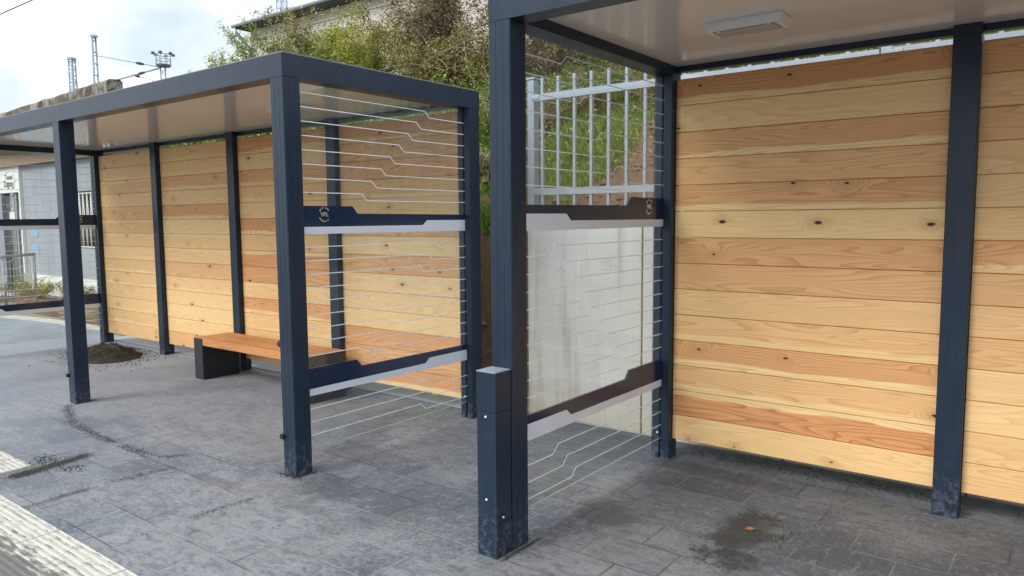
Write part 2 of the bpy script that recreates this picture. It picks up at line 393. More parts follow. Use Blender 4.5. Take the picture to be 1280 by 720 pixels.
# ------------------------------------------------------------------ shelter
P = .12
def post_poly(x, y, p=P, chan=None):
    """square hollow-look profile with shallow grooves; chan: sides ('-y','+y') with a glazing slot"""
    c = .004
    def side(n):
        g = [(p * .34, .0018, .0010), (p * .66, .0018, .0010)]
        if chan and n in chan: g = [(p * .5, .016, .018)]
        return g
    pts = []
    def run(start, d, nrm, n):
        sx, sy = start; pts.append((sx + d[0] * c, sy + d[1] * c))
        for q, w, dp in side(n):
            for s_, k in ((q - w / 2, 0), (q - w / 2, dp), (q + w / 2, dp), (q + w / 2, 0)):
                pts.append((sx + d[0] * s_ - nrm[0] * k, sy + d[1] * s_ - nrm[1] * k))
        pts.append((sx + d[0] * (p - c), sy + d[1] * (p - c)))
    run((0, 0), (1, 0), (0, -1), '-y'); run((p, 0), (0, 1), (1, 0), '+x'); run((p, p), (-1, 0), (0, 1), '+y'); run((0, p), (0, -1), (-1, 0), '-x')
    return [(a + x, b + y) for a, b in pts]

WOOD_T = .03
def wood_panel(x0, x1, z0, z1, y, hearts, seed, parent):
    rnd = random.Random(seed); n = len(hearts); bh = (z1 - z0) / n
    vs, fs, uvs, cols = [], [], [], []
    for i, h in enumerate(hearts):                     # bottom to top
        a = z0 + i * bh + .0012; b = z0 + (i + 1) * bh - .0012; ch = .0035
        jog = rnd.uniform(-.0012, .0012); yf = y + jog; yb = y + WOOD_T
        prof = [(yf + ch, a), (yf, a + ch), (yf, b - ch), (yf + ch, b), (yb, b), (yb, a)]
        off = rnd.random(); sap = rnd.random()
        heart, sapf = h if isinstance(h, tuple) else (h, None)
        if sapf is not None: sap = sapf
        base = len(vs)
        for X in (x0, x1):
            for (yy, zz) in prof: vs.append((X, yy, zz))
        F = [(base + k, base + (k + 1) % 6, base + 6 + (k + 1) % 6, base + 6 + k) for k in range(6)]
        F = [tuple(reversed(f)) for f in F]
        F += [tuple(base + k for k in range(6)), tuple(base + 6 + k for k in range(5, -1, -1))]
        for f in F:
            fs.append(f)
            for k in f:
                X, yy, zz = vs[k]
                uvs.append((X, zz - a + (yy - yf) * .5)); cols.append((heart, off, sap, 1))
    me = bpy.data.meshes.new('wood_panel'); me.from_pydata(vs, [], fs)
    me.uv_layers.new(name='UVMap'); me.attributes.new('board', 'FLOAT_COLOR', 'CORNER'); uvl = me.uv_layers['UVMap']; at = me.attributes['board']
    for k in range(len(uvs)): uvl.data[k].uv = uvs[k]; at.data[k].color = cols[k]
    me.update()
    return new_obj('wood_panel', me, M['wood'], parent)

def ribbon(mb, pts, w, x0, x1):
    """flat line of width w in the YZ plane, between x0 and x1"""
    up = []; dn = []
    for i, (y, z) in enumerate(pts):
        a = Vector(pts[max(i - 1, 0)]); b = Vector(pts[i]); c = Vector(pts[min(i + 1, len(pts) - 1)])
        d1 = (b - a).normalized() if i > 0 else (c - b).normalized(); d2 = (c - b).normalized() if i < len(pts) - 1 else d1
        n = (Vector((-d1.y, d1.x)) + Vector((-d2.y, d2.x))).normalized(); k = w / 2 / max(.4, n.dot(Vector((-d1.y, d1.x))))
        up.append(b + n * k); dn.append(b - n * k)
    n = len(pts); vs = [(x, q[0], q[1]) for x in (x0, x1) for q in up + dn]
    fs = []
    for i in range(n - 1):
        for o, fl in ((0, 0), (2 * n, 1)):
            f = (o + i, o + i + 1, o + n + i + 1, o + n + i); fs.append(f if not fl else tuple(reversed(f)))
        fs.append((i, 2 * n + i, 2 * n + i + 1, i + 1)); fs.append((n + i, n + i + 1, 3 * n + i + 1, 3 * n + i))
    mb.add(vs, fs)

D = 1.75
def glass_end(parent, x, flip, s, logo_mat):
    """end pane with its printed pattern. flip=False: high steps toward the front (-y)."""
    Y = (lambda y: D - y) if flip else (lambda y: y)
    y0, y1 = .105, D - .105
    g = MB().box(x - .005, y0, .128 * s, x + .005, y1, 2.40 * s, 0, .0012).build('glass_panel', M['glass'], parent)
    xo0, xo1 = x - .0068, x + .0068
    MB().box(x - .0048, y0 + .001, .1262 * s, x + .0048, y1 - .001, .1277 * s).build('glass_edge', M['edge'], g)
    ln = MB()
    def line(z, k, drop=.043, w=.005):
        pts = [(Y(y0), z * s), (Y(k), z * s), (Y(k + .047), (z - drop) * s), (Y(y1), (z - drop) * s)]
        if flip: pts = pts[::-1]
        ribbon(ln, pts, w, xo1 - .0008, xo1); 
    for i in range(8): line(2.302 - .0845 * i, 1.214 - .0855 * i)
    for i in range(9): line(1.38 - .0838 * i, 1.307 - .0862 * i)
    for i in range(3): line(.381 - .083 * i, 1.296 - .086 * i)
    ln.build('printed_lines', M['line'], g)
    def poly(pts, name, mat, x0, x1):
        q = [(Y(a), b * s) for a, b in pts]
        if flip: q = q[::-1]
        mb = MB(); mb.prism(q[::-1], x0, x1, 0, 'x')
        mb.build(name, mat, g)
    for dz, kk in ((0.0, 0), (-.997, 1)):
        poly([(y0, 1.503 + dz), (y0, 1.63 + dz), (.535, 1.63 + dz), (.577, 1.583 + dz), (y1, 1.577 + dz), (y1, 1.537 + dz), (1.217, 1.537 + dz), (1.174, 1.503 + dz)], 'dark_band', M['dband'], xo0, xo1)
        poly([(y0, 1.459 + dz), (y0, 1.502 + dz), (1.1745, 1.502 + dz), (1.2175, 1.5362 + dz), (y1, 1.5362 + dz), (y1, 1.455 + dz)], 'white_band', M['wband'], xo0, xo1)
    # round emblem: letters inside broken arcs
    cy, cz = Y(.31), 1.577 * s; rr = .042; xe = xo1 + .0004
    for a0, a1, w in ((35, 62, .007), (70, 80, .008), (100, 112, .008), (125, 150, .009), (205, 232, .008), (238, 268, .009), (276, 288, .008), (300, 318, .007)):
        n = 6; vs = []; 
        for xx in (xe, xe + .001):
            for k in range(n + 1):
                t = R(a0 + (a1 - a0) * k / n)
                for q in (rr - w / 2, rr + w / 2): vs.append((xx, cy + q * math.cos(t), cz + q * math.sin(t)))
        m = 2 * (n + 1); fs = []
        for k in range(n):
            fs.append((m + 2 * k, m + 2 * k + 1, m + 2 * k + 3, m + 2 * k + 2)); fs.append((2 * k + 2, 2 * k + 3, 2 * k + 1, 2 * k))
        MB().add(vs, fs).build('emblem_arc', logo_mat, g)
    mtx = Matrix.Translation((xe + .001, cy, cz)) @ Matrix(((0, 0, 1, 0), (1, 0, 0, 0), (0, 1, 0, 0), (0, 0, 0, 1)))
    text_mesh('VBL', .035, 'emblem_lettering', logo_mat, g, mtx, bold=.0012)
    return g

def shelter(name, label, x0, s, fronts, rears, x_end, panels, ends, lamps):
    """x0..x_end outer extent; posts given by their min x"""
    t = thing(name, label, 'bus shelter', (0, 0, 0))
    H = 2.5 * s; Hb = 2.369 * s; zr, zc = (2.398, 2.434) if s == 1 else (2.433, 2.467)
    for px in fronts:
        ch = ('+y',) if px in ends else ()
        MB().prism(post_poly(px, 0, chan=ch), 0.0, Hb - .002).build('post', M['paint'], t)
    for px in rears:
        ch = ('-y',) if px in ends else ()
        MB().prism(post_poly(px, D - P, chan=ch), 0.0, Hb - .002).build('post', M['paint'], t)
    # perimeter beams
    e = .0012
    MB().prism([(x0 + e, 0), (x_end - e, 0), (x_end - P, P - e), (x0 + P, P - e)], Hb, H).build('front_beam', M['paint'], t)
    MB().prism([(x0, e), (x0 + P - e, P), (x0 + P - e, D), (x0, D)], Hb, H).build('side_beam', M['paint'], t)
    MB().prism([(x_end, e), (x_end, D), (x_end - P + e, D), (x_end - P + e, P)], Hb, H).build('side_beam', M['paint'], t)
    MB().box(x_end - .004, .004, Hb + .001, x_end - .0015, .0065, H - .002).build('corner_seam', M['silver'], t)
    MB().box(x0 + P + .001, D - .055, zr, x_end - P - .001, D, H - .002, 0, .002).build('rear_beam', M['paint'], t)
    MB().box(x0 + P + .0005, P + .0005, zc, x_end - P - .0005, D - .056, zc + .010).build('ceiling_panel', M['ceil'], t)
    MB().box(x0 + .02, .02, H + .001, x_end - .02, D - .02, H + .012).build('roof_sheet', M['roof'], t)
    for px in rears:      # short head piece joining post and rear beam
        if px in ends: continue
        MB().box(px, D - P, Hb, px + P, D - .057, zc - .002).build('post_head', M['paint'], t)
    ztop = 2.362 if s == 1 else 2.388
    for i, (a, b, hearts) in enumerate(panels):
        wood_panel(a + .004, b - .004, .124, ztop, D - .065, hearts, i * 13 + int(s * 1000), t)
    for px, flip, lm in ((e, f, l_) for e, f, l_ in zip(ends.keys(), [v[0] for v in ends.values()], [v[1] for v in ends.values()])):
        glass_end(t, px + P / 2, flip, s, M[lm])
    return t

def hs(seed, lo=.0, hi=.9, n=14):
    r = random.Random(seed); return [round(min(1, max(0, r.choice([r.uniform(lo, .35), r.uniform(.3, hi)]))), 2) for _ in range(n)]
pB1 = [(.15, 0), (1.0, .9), (.45, .5), (.8, .5), (.45, .5), (.35, 0), (.62, 0), (.72, 0), (.02, 0), (.75, .5), (.55, 0), (.7, .5), (.08, 0), (.9, .5)]
pB2 = [(.35, 0), (.3, 0), (.1, 0), (.2, .9), (.5, 0), (.35, 0), (.55, 0), (.8, .5), (.25, 0), (.2, 0), (.3, 0), (.6, 0), (.4, 0), (.75, 0)]
pA4 = [(.95, .5), (.85, 0), (.95, 0), (.15, 0), (.2, 0), (.15, 0), (.75, 0), (.05, 0), (.7, 0), (.1, 0), (.45, .5), (.7, 0), (.5, 0), (.75, .5)]
pA3 = hs(5, 0, .95); pA2 = hs(11, 0, .8); pA1 = hs(23, 0, .5)
pA2[9] = .8; pA2[11] = .55; pA3[6] = .9; pA3[5] = .85; pA3[8] = .85; pA3[11] = .75; pA1[9] = .6
A_FR = [-.12, -3.155, -6.32]; A_RE = [-.12, -1.68, -3.25, -4.803, -6.32]
shA = shelter('bus_shelter', 'far bus shelter on the left with slatted bench and two tall wood bays either side of it', -6.32, 1.0, A_FR, A_RE, 0.0,
    [(-6.20, -4.803, pA1), (-4.683, -3.25, pA2), (-3.13, -1.68, pA3), (-1.56, -.12, pA4)],
    {-.12: (False, 'gold'), -6.32: (True, 'silver')}, [])
shA['label'] = 'left bus shelter with a bench inside, anthracite frame and four wooden rear bays'
B0 = 1.521; SB = 1.0195
B_RE = [B0, 3.123, 4.70, 6.27, 7.84]
shB = shelter('bus_shelter', 'near bus shelter on the right, benchless, with large knotty wooden boards behind', B0, SB, [B0, 4.55, 7.84], B_RE, 7.96,
    [(B0 + P, 3.123, pB1), (3.243, 4.70, pB2), (4.82, 6.27, hs(31)), (6.39, 7.84, hs(37))],
    {B0: (True, 'silver')}, [])

# small black clips on the front posts of the left shelter
for px in (-.12, -3.155):
    MB().box(px - .012, .012, .222, px + .022, -.016, .252, 0, .002).build('cable_clip', M['black'], shA)
MB().prism([(-.035, .79), (-.02, .775), (.02, .775), (.035, .79), (.035, .805), (.02, .82), (-.02, .82), (-.035, .805)], -.168, -.1205, 0, 'x').build('hex_bracket', M['boxdark'], shA)
for o in [c for c in shA.children if c.name.startswith('hex_bracket')]: o.location = (0, .05, 0)
# screws at glazing channels of rear corner posts
for t, px in ((shA, -.12), (shB, B0)):
    MB().tube([(px + .045, D - P - .006, .166), (px + .045, D - P + .002, .166)], .007, 8).build('screw', M['screw'], t)

# ceiling lamps
def lamp(x, y, z, label):
    t = thing('ceiling_lamp', label, 'lamp', (x, y, z), 0, 'lamps under the shelter roofs')
    mb = MB(); w, d, h = .185, .082, .042
    a = [(-w, -d), (w, -d), (w, d), (-w, d)]; b = [(-w + .014, -d + .010), (w - .014, -d + .010), (w - .014, d - .010), (-w + .014, d - .010)]
    vs = [(p_[0], p_[1], -.0005) for p_ in a] + [(p_[0], p_[1], -.012) for p_ in a] + [(p_[0], p_[1], -h) for p_ in b]
    fs = [(0, 1, 2, 3)] + [(i + 4, (i + 1) % 4 + 4, (i + 1) % 4, i) for i in range(4)] + [(i + 8, (i + 1) % 4 + 8, (i + 1) % 4 + 4, i + 4) for i in range(4)] + [(11, 10, 9, 8)]
    mb.add(vs, fs); mb.build('housing', M['lampw'], t)
    MB().box(-w + .036, -d + .026, -h - .006, w - .036, d - .026, -h - .0005, 0, .002).build('diffuser', M['lampd'], t)
    for sx in (-1, 1):
        MB().tube([(sx * .12, -d + .022, -h - .0005), (sx * .12, -d + .022, -h - .006)], .006, 8).build('screw', M['screw'], t)
    return t
lamp(2.365, .905, 2.467 - .0005, 'pale rectangular ceiling lamp in the near shelter above the knotty wooden panel')
lamp(-1.33, 1.02, 2.434 - .0005, 'ceiling lamp of the left shelter, seen through its lined glass end')

# service pillar against the near corner post
sp = thing('service_pillar', 'short dark steel cable pillar with dusty pale cap against the near shelter corner post', 'pillar', (1.582, -.062, 0))
hw = .056
MB().box(-hw, -.058, 0.0, hw, .055, .16, 0, .003).build('base_cover', M['paint'], sp)
MB().box(-hw + .001, -.057, .1615, hw - .001, .055, .675, 0, .003).build('lower_cover', M['paint'], sp)
MB().box(-hw, -.058, .6765, hw, .055, .856, 0, .003).build('upper_cover', M['paint'], sp)
MB().box(-hw, -.058, .857, hw, .055, .862, 0, .002).build('cap', M['capm'], sp)
for q, z in ((.0, .655), (.0, .27)):
    MB().tube([(q, -.0575, z), (q, -.0625, z)], .0055, 10).build('screw', M['screw'], sp)
MB().tube([(hw - .002, -.01, .185), (hw + .004, -.01, .185)], .005, 8).build('screw', M['screw'], sp)

# bench
bn = thing('bench', 'low bench of orange-brown wooden slats on dark steel box legs, inside the left shelter', 'bench', (-3.2, 1.17, 0))
def plank(y0, y1, z0, z1, x0, x1, h, seed):
    me = bpy.data.meshes.new('slat'); rnd = random.Random(seed); off = rnd.random()
    mb = MB().box(x0, y0, z0, x1, y1, z1, 0, .004); me.from_pydata(mb.v, [], mb.f)
    me.uv_layers.new(name='UVMap'); me.attributes.new('board', 'FLOAT_COLOR', 'CORNER'); uvl = me.uv_layers['UVMap']; at = me.attributes['board']
    for lp in me.loops:
        v = me.vertices[lp.vertex_index].co; uvl.data[lp.index].uv = (v.x, (v.y - y0) + (z1 - v.z)); at.data[lp.index].color = (h, off, 0, 1)
    me.update(); return new_obj('slat', me, M['woodb'], bn)
def mat_wood_bench():
    m = M['wood'].copy(); m.name = 'oiled_bench_wood'
    nt = m.node_tree; b = next(n for n in nt.nodes if n.type == 'BSDF_PRINCIPLED'); src = b.inputs['Base Color'].links[0].from_socket
    mx = nt.nodes.new('ShaderNodeMix'); mx.data_type = 'RGBA'; mx.blend_type = 'MULTIPLY'; mx.inputs[0].default_value = 1
    nt.links.new(src, mx.inputs[6]); mx.inputs[7].default_value = (.84, .72, .62, 1); nt.links.new(mx.outputs[2], b.inputs['Base Color']); return m
M['woodb'] = mat_wood_bench()
LB = 1.80; zt = .408
for i in range(4):
    w = .094; y0 = i * (w + .004)
    plank(y0, y0 + w, zt - .07 if i == 0 else zt - .045, zt, .152, LB - .152, [.75, .6, .9, .7][i], 40 + i)
plank(0, .388, zt - .004, zt + .0, .0, .150, .7, 50); plank(0, .388, zt - .004, zt, LB - .150, LB, .8, 51)
for a, b in ((0, .150), (LB - .150, LB)):
    MB().box(a, -.004, 0, b, .39, zt - .0045, 0, .003).build('leg', M['boxdark'], bn)
MB().box(.151, .10, zt - .082, LB - .151, .29, zt - .047).build('support_rail', M['boxdark'], bn)

# ------------------------------------------------------------------ ground
def sheet(name, x0, y0, x1, y1, z, mat, nx=1, ny=1):
    vs = [(x0 + (x1 - x0) * i / nx, y0 + (y1 - y0) * j / ny, z) for j in range(ny + 1) for i in range(nx + 1)]
    fs = [(j * (nx + 1) + i, j * (nx + 1) + i + 1, (j + 1) * (nx + 1) + i + 1, (j + 1) * (nx + 1) + i) for j in range(ny) for i in range(nx)]
    return tag(MB().add(vs, fs).build(name, mat), kind='structure')
sheet('ground', -600, -600, 600, 600, -.14, M['gravel'])
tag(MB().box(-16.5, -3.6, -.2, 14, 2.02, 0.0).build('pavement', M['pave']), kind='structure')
sheet('road', -200, -12, 200, -3.75, -.125, M['asphalt'])
tag(MB().box(-30, -3.748, -.2, 30, -3.602, .004, 0, .01).build('kerb', M['kerb']), kind='structure')
# white ribbed guidance strips, 4 mm above the slabs
tag(MB().box(-9.5, -2.2, -.02, -1.552, -.868, .004).build('guidance_paving', M['tactile']), kind='structure')
tag(MB().box(-1.548, -2.2, -.02, 1.6, -1.178, .004).build('guidance_paving', M['tactile']), kind='structure')
# terrain behind: dusty footing strip, sandy yard beside the station building
def strip(name, pts, z, mat):
    return tag(MB().add([(a, b, z) for a, b in pts], [tuple(range(len(pts)))]).build(name, mat), kind='structure')
strip('footing_strip', [(-6.5, 1.80), (.22, 1.80), (.22, 2.9), (-6.5, 2.9)], .006, M['footing'])
strip('yard', [(-60, 2.021), (14, 2.021), (14, 14), (-60, 14)], -.004, M['gravel'])
strip('footpath', [(-60, 3.15), (-10.0, 3.15), (-10.0, 3.5), (-60, 3.5)], .0, M['footing'])
kb = MB(); kp = [(-14.5, 1.30), (-12.4, 1.52), (-10.37, 1.78), (-9.05, 1.98), (-7.5, 2.06), (-6.34, 2.09)]
for (a, b), (c, d) in zip(kp[:-1], kp[1:]):
    kb.add([(a, b, -.02), (c - .008, d, -.02), (c - .008, d + .13, -.02), (a, b + .13, -.02), (a, b, .035), (c - .008, d, .035), (c - .008, d + .13, .035), (a, b + .13, .035)],
           [(4, 5, 6, 7), (0, 1, 5, 4), (1, 2, 6, 5), (2, 3, 7, 6), (3, 0, 4, 7)])
tag(kb.build('edging_kerb', M['kerb']), kind='structure')
strip('yard_edge', [(-16.5, 1.45), (-12.4, 1.66), (-10.37, 1.92), (-9.05, 2.0), (-9.05, 2.3), (-16.5, 2.3)], .004, M['gravel'])

# ------------------------------------------------------------------ hillside
def sst(a, b, x):
    t = max(0, min(1, (x - a) / (b - a))); return t * t * (3 - 2 * t)
def hill_z(X, Y):
    base = 1.38 + .70 * (Y - 2.1)
    if base > 3.3: base = 3.3 + 1.0 * (1 - math.exp(-(base - 3.3) / 1.0))
    k = 1 - sst(.05, .30, X)
    n1 = mnoise.noise(Vector((X * 1.3, Y * 1.3, 3.1)))
    cut = sst(2.32 + .12 * n1, 3.0 + .15 * n1, Y)
    z = base * (1 - k) + k * (base * cut)
    Xb = 3.67 - 2.35 * (Y + 2.64)
    z *= sst(Xb + .5, Xb + 4.2, X)
    amp = .05 + .05 * sst(2.2, 3.5, Y)
    rough = mnoise.fractal(Vector((X * 2.2, Y * 2.2, 0)), 1.0, 2.0, 4)
    z += amp * rough * sst(2.3, 2.7, Y if k > .5 else 9)
    # lumpy soil on the cut face
    z += k * .10 * mnoise.fractal(Vector((X * 7, Y * 7, 5)), .8, 2.0, 4) * sst(2.3, 2.6, Y) * (1 - sst(3.0, 3.4, Y))
    return z
def grassy(X, Y, z):
    if X < .2:
        g = sst(1.15, 1.6, z)
        if 1.6 < z < 1.95: g *= .45 + .5 * sst(1.75, 1.95, z)
        return g
    d = X - (.22 + .20 * (Y - 2.1)) + .25 * mnoise.noise(Vector((X * 2.5, Y * 2.5, 3)))
    g = 1 - .95 * sst(-.12, .22, d)
    if Y > 4.0: g = max(g, sst(4.0, 4.5, Y))
    return g
xs = []; x = -24.0
while x < 16: xs.append(x); x += .07 if -2.2 < x < 2.2 else (.16 if -10 < x < 6 else .4)
ys = []; y = 2.06
while y < 26: ys.append(y); y += .05 if y < 3.4 else (.14 if y < 8 else .8)
vs = [(X, Y, hill_z(X, Y)) for Y in ys for X in xs]; nx = len(xs)
fs = [(j * nx + i, j * nx + i + 1, (j + 1) * nx + i + 1, (j + 1) * nx + i) for j in range(len(ys) - 1) for i in range(nx - 1)]
hb = MB().add(vs, fs, 0, True).build('hillside', M['hill']); tag(hb, kind='structure')
at = hb.data.attributes.new('grassy', 'FLOAT', 'POINT')
at.data.foreach_set('value', [grassy(*v) for v in vs])

def blades(name, pts, label, cat, mat=None, lo=.02, hi=.085):
    mb = MB()
    for (x, y, z) in pts:
        h = random.uniform(lo, hi) * (1 + .9 * mnoise.noise(Vector((x * 4, y * 4, 1)))); w = random.uniform(.003, .007); a = random.uniform(0, math.pi); dx, dy = math.cos(a) * w, math.sin(a) * w
        lx, ly = random.uniform(-.6, .6) * h, random.uniform(-.8, .3) * h
        mb.add([(x - dx, y - dy, z - .01), (x + dx, y + dy, z - .01), (x + lx * .4 + dx * .7, y + ly * .4 + dy * .7, z + h * .6), (x + lx, y + ly, z + h)], [(0, 1, 2), (0, 2, 3)])
    o = mb.build(name, mat or L['grass']); return tag(o, label, cat, kind='stuff')
pts = []
while len(pts) < 60000:
    X = random.uniform(-4.5, 3.2); Y = 2.1 + (random.random() ** 1.4) * 3.4; z = hill_z(X, Y)
    g = grassy(X, Y, z) + .45 * mnoise.noise(Vector((X * 1.5, Y * 1.5, 0)))
    if g > .5 + random.uniform(-.15, .15): pts.append((X, Y, z))
blades('hillside_grass', pts, 'rough green grass growing on the earth bank behind the shelters', 'grass')

# stones and clods on the bank
mb = MB()
def clod(mb, x, y, z, r, mi=0):
    o = Vector((x, y, z)); vs = []
    for d in ((1, 0, 0), (-1, 0, 0), (0, 1, 0), (0, -1, 0), (0, 0, 1), (0, 0, -.5)):
        vs.append(o + Vector(d) * r * random.uniform(.6, 1.3))
    mb.add(vs, [(0, 2, 4), (2, 1, 4), (1, 3, 4), (3, 0, 4), (2, 0, 5), (1, 2, 5), (3, 1, 5), (0, 3, 5)], mi)
for _ in range(2600):
    X = random.uniform(-2.5, 3.0); Y = random.uniform(2.25, 4.0); z = hill_z(X, Y)
    if grassy(X, Y, z) < .5: clod(mb, X, Y, z, random.choice([.012, .018, .03, .045]) * random.uniform(.7, 1.3))
tag(mb.build('loose_stones', mat_soil('bank_stones', (.10, .065, .045), (.34, .27, .21))), 'loose brown clods and stones lying on the bare part of the bank', 'stones', kind='stuff')

# ------------------------------------------------------------------ bushes
def bush(x, y, ztop, r, kind, label, n=5200, leaf=.032, stems=13, dry=0, wide=1.25, z=None, name='bush', group='bushes along the top of the bank'):
    zb = hill_z(x, y) if z is None else z; h = max(.3, ztop - zb)
    t = thing(name, label, 'bush', (x, y, zb), 0, group)
    st = MB(); lf = []; tips = []
    for i in range(stems):
        a = random.uniform(0, 2 * math.pi); tilt = random.uniform(.1, 1.0)
        end = Vector((math.cos(a) * r * tilt * wide, math.sin(a) * r * tilt, h * random.uniform(.6, 1.0) * (1 - .22 * tilt)))
        pts = [Vector((math.cos(a) * .05, math.sin(a) * .05, -.05))]
        for k in range(1, 6):
            f = k / 5; pts.append(Vector((end.x * f ** 1.1, end.y * f ** 1.1, end.z * f ** .85)) + Vector((random.uniform(-1, 1), random.uniform(-1, 1), random.uniform(-.5, .5))) * .05 * h)
        st.tube(pts, [.012 * (1 - .16 * k) for k in range(6)], 4, cap=False)
        for k in range(1, 6):
            for _ in range(3):
                b = pts[k]; d = Vector((random.gauss(0, 1), random.gauss(0, 1), random.gauss(.35, .8))).normalized() * random.uniform(.14, .36) * min(1.0, h)
                m_ = b + d * .5 + Vector((0, 0, .02)); e = b + d
                st.tube([b, m_, e], [.005, .0035, .002], 3, cap=False); tips.append((b, m_, e))
    out = MB()
    for _ in range(n):
        b, m_, e = random.choice(tips); f = random.random() ** .7
        p = b.lerp(m_, f * 2) if f < .5 else m_.lerp(e, f * 2 - 1)
        p = p + Vector((random.gauss(0, 1), random.gauss(0, 1), random.gauss(0, 1))) * .045
        if p.z < .02: continue
        s_ = leaf * random.uniform(.55, 1.25)
        u = Vector((random.gauss(0, 1), random.gauss(0, 1), random.gauss(0, .6))).normalized(); v = u.cross(Vector((random.gauss(0, .5), random.gauss(0, .5), 1))).normalized()
        out.add([p - u * s_ * .5, p + v * s_ * .3, p + u * s_ * .5 + Vector((0, 0, -s_ * .15)), p - v * s_ * .3], [(0, 1, 2, 3)])
    for i in range(dry):      # long bare arching canes
        a = random.uniform(0, 2 * math.pi); ln = random.uniform(.9, 1.7); s0 = Vector((random.uniform(-.3, .3), random.uniform(-.3, .3), random.uniform(.1, .6) * h))
        p = [s0]
        for k in range(1, 7):
            f = k / 6; p.append(s0 + Vector((math.cos(a) * ln * f, math.sin(a) * ln * f * .6 - .15 * f, h * .75 * f - .9 * h * f * f)))
        st.tube(p, [.008 - .001 * k for k in range(7)], 4, cap=False)
    st.build('branches', M['barkp'] if dry else M['bark'], t); out.build('leaves', L[kind], t)
    return t
BU = [
 (-11.5, 6.2, 4.62, .5, 'green', 'thin straggly shrub, leftmost against the open sky', 380, 7, 0),
 (-10.6, 6.1, 4.95, .6, 'green', 'airy green shrub left of the drainpipe, sky showing through', 1300, 9, 0),
 (-9.7, 6.0, 4.86, .6, 'yellow', 'yellow-green shrub just below the drainpipe', 2000, 10, 0),
 (-8.7, 6.0, 5.35, .85, 'green', 'green shrub reaching up to the eave of the hilltop house', 4600, 14, 0),
 (-7.6, 6.1, 5.40, .85, 'olive', 'tallest olive and brown shrub in front of the hilltop house', 5200, 14, 1),
 (-7.0, 5.7, 4.70, .7, 'green', 'dense dark green shrub behind the left shelter corner', 4200, 12, 0),
 (-6.0, 5.8, 4.95, .75, 'yellow', 'bright yellow-green shrub against the pale house wall', 3900, 12, 0),
 (-5.3, 5.5, 4.45, .7, 'yellow', 'yellowish shrub above the left shelter roof', 4200, 12, 2),
 (-4.7, 5.9, 4.70, .7, 'olive', 'olive shrub behind the yellowish one', 4200, 14, 3),
 (-4.1, 5.2, 5.0, .95, 'olive', 'large tangled olive thicket shrub near the roof end', 6400, 15, 5),
 (-3.3, 5.0, 5.1, .95, 'brown', 'red-brown shrub directly left of the near corner post', 6200, 15, 5),
 (-2.9, 4.45, 3.75, .65, 'olive', 'low dark olive shrub in the gap between the two shelters', 4600, 13, 6),
 (-2.1, 4.7, 4.1, .8, 'olive', 'olive thicket seen through the top of the near glass pane', 5200, 13, 6),
 (-1.3, 4.7, 3.9, .7, 'brown', 'brown leafless thicket behind the left end of the metal fence', 4200, 14, 8),
 (-.5, 4.6, 3.75, .7, 'yellow', 'yellowish shrub above the middle of the visible fence', 4200, 12, 3),
 (.5, 4.7, 3.8, .75, 'green', 'green shrub on the bank above the fence corner', 4200, 12, 1),
 (1.6, 4.9, 3.9, .8, 'brown', 'brown shrub behind the first wooden bay of the near shelter', 3400, 12, 2),
 (2.8, 4.9, 4.0, .8, 'olive', 'olive shrub behind the second wooden bay of the near shelter', 3400, 12, 1),
]
for (x, y, zt_, r, k, lab, n, stn, dry) in BU: bush(x, y, zt_, r, k, lab, int(n * 1.9), .042, stn + 4, dry)
for (x, y, h_, r, k, lab, n) in [
    (-1.35, 3.75, .62, .5, 'green', 'leafy weed clump on the bank right behind the galvanised end post', 3000),
    (-.75, 3.5, .55, .5, 'olive', 'olive weed clump on the bank behind the first fence bars', 2800),
    (-.25, 3.75, .5, .45, 'green', 'green weed clump higher on the bank behind the fourth fence bar', 2400),
    (.3, 3.95, .42, .4, 'yellow', 'pale yellow-green weed clump on the bank near the fence top rail', 1800),
    (-.9, 2.95, .30, .35, 'green', 'low green weeds above the bare soil cut', 1500)]:
    bush(x, y, hill_z(x, y) + h_, r, k, lab, n, .026, 14, 2, 1.3, name='weed_clump', group='weeds on the bank')

# leaves peeping over the far panels (shrubs directly behind the left shelter)
for (x, y, zt_, lab) in [(-6.2, 3.4, 3.15, 'shrub behind the first wooden bay of the left shelter, only leaf tips showing'),
                         (-4.9, 3.2, 3.05, 'shrub behind the second wooden bay of the left shelter, only leaf tips showing'),
                         (-3.4, 3.1, 3.05, 'shrub behind the third wooden bay of the left shelter, only leaf tips showing'),
                         (-1.9, 3.0, 2.95, 'shrub behind the last wooden bay of the left shelter, only leaf tips showing')]:
    bush(x, y, zt_, .75, 'green', lab, 5200, .04, 14, 0, 1.5)

gc = MB()
for _ in range(34000):
    X = random.uniform(-10.5, 4.5); Y = random.uniform(2.9, 8.0); k = mnoise.noise(Vector((X * .9, Y * .9, 7)))
    if k < -.32 or X < 3.67 - 2.35 * (Y + 2.64) + 1.0: continue
    z = hill_z(X, Y) + abs(random.gauss(0, .12)) * (1 + k) ; s_ = random.uniform(.02, .05)
    u = Vector((random.gauss(0, 1), random.gauss(0, 1), random.gauss(0, .5))).normalized(); v = u.cross(Vector((random.gauss(0, .5), random.gauss(0, .5) - .5, 1))).normalized(); p = Vector((X, Y, z))
    gc.add([p - u * s_ * .5, p + v * s_ * .32, p + u * s_ * .5, p - v * s_ * .32], [(0, 1, 2, 3)])
tag(gc.build('undergrowth', L['olive']), 'low leafy undergrowth of weeds and creepers covering the upper bank', 'undergrowth', kind='stuff')

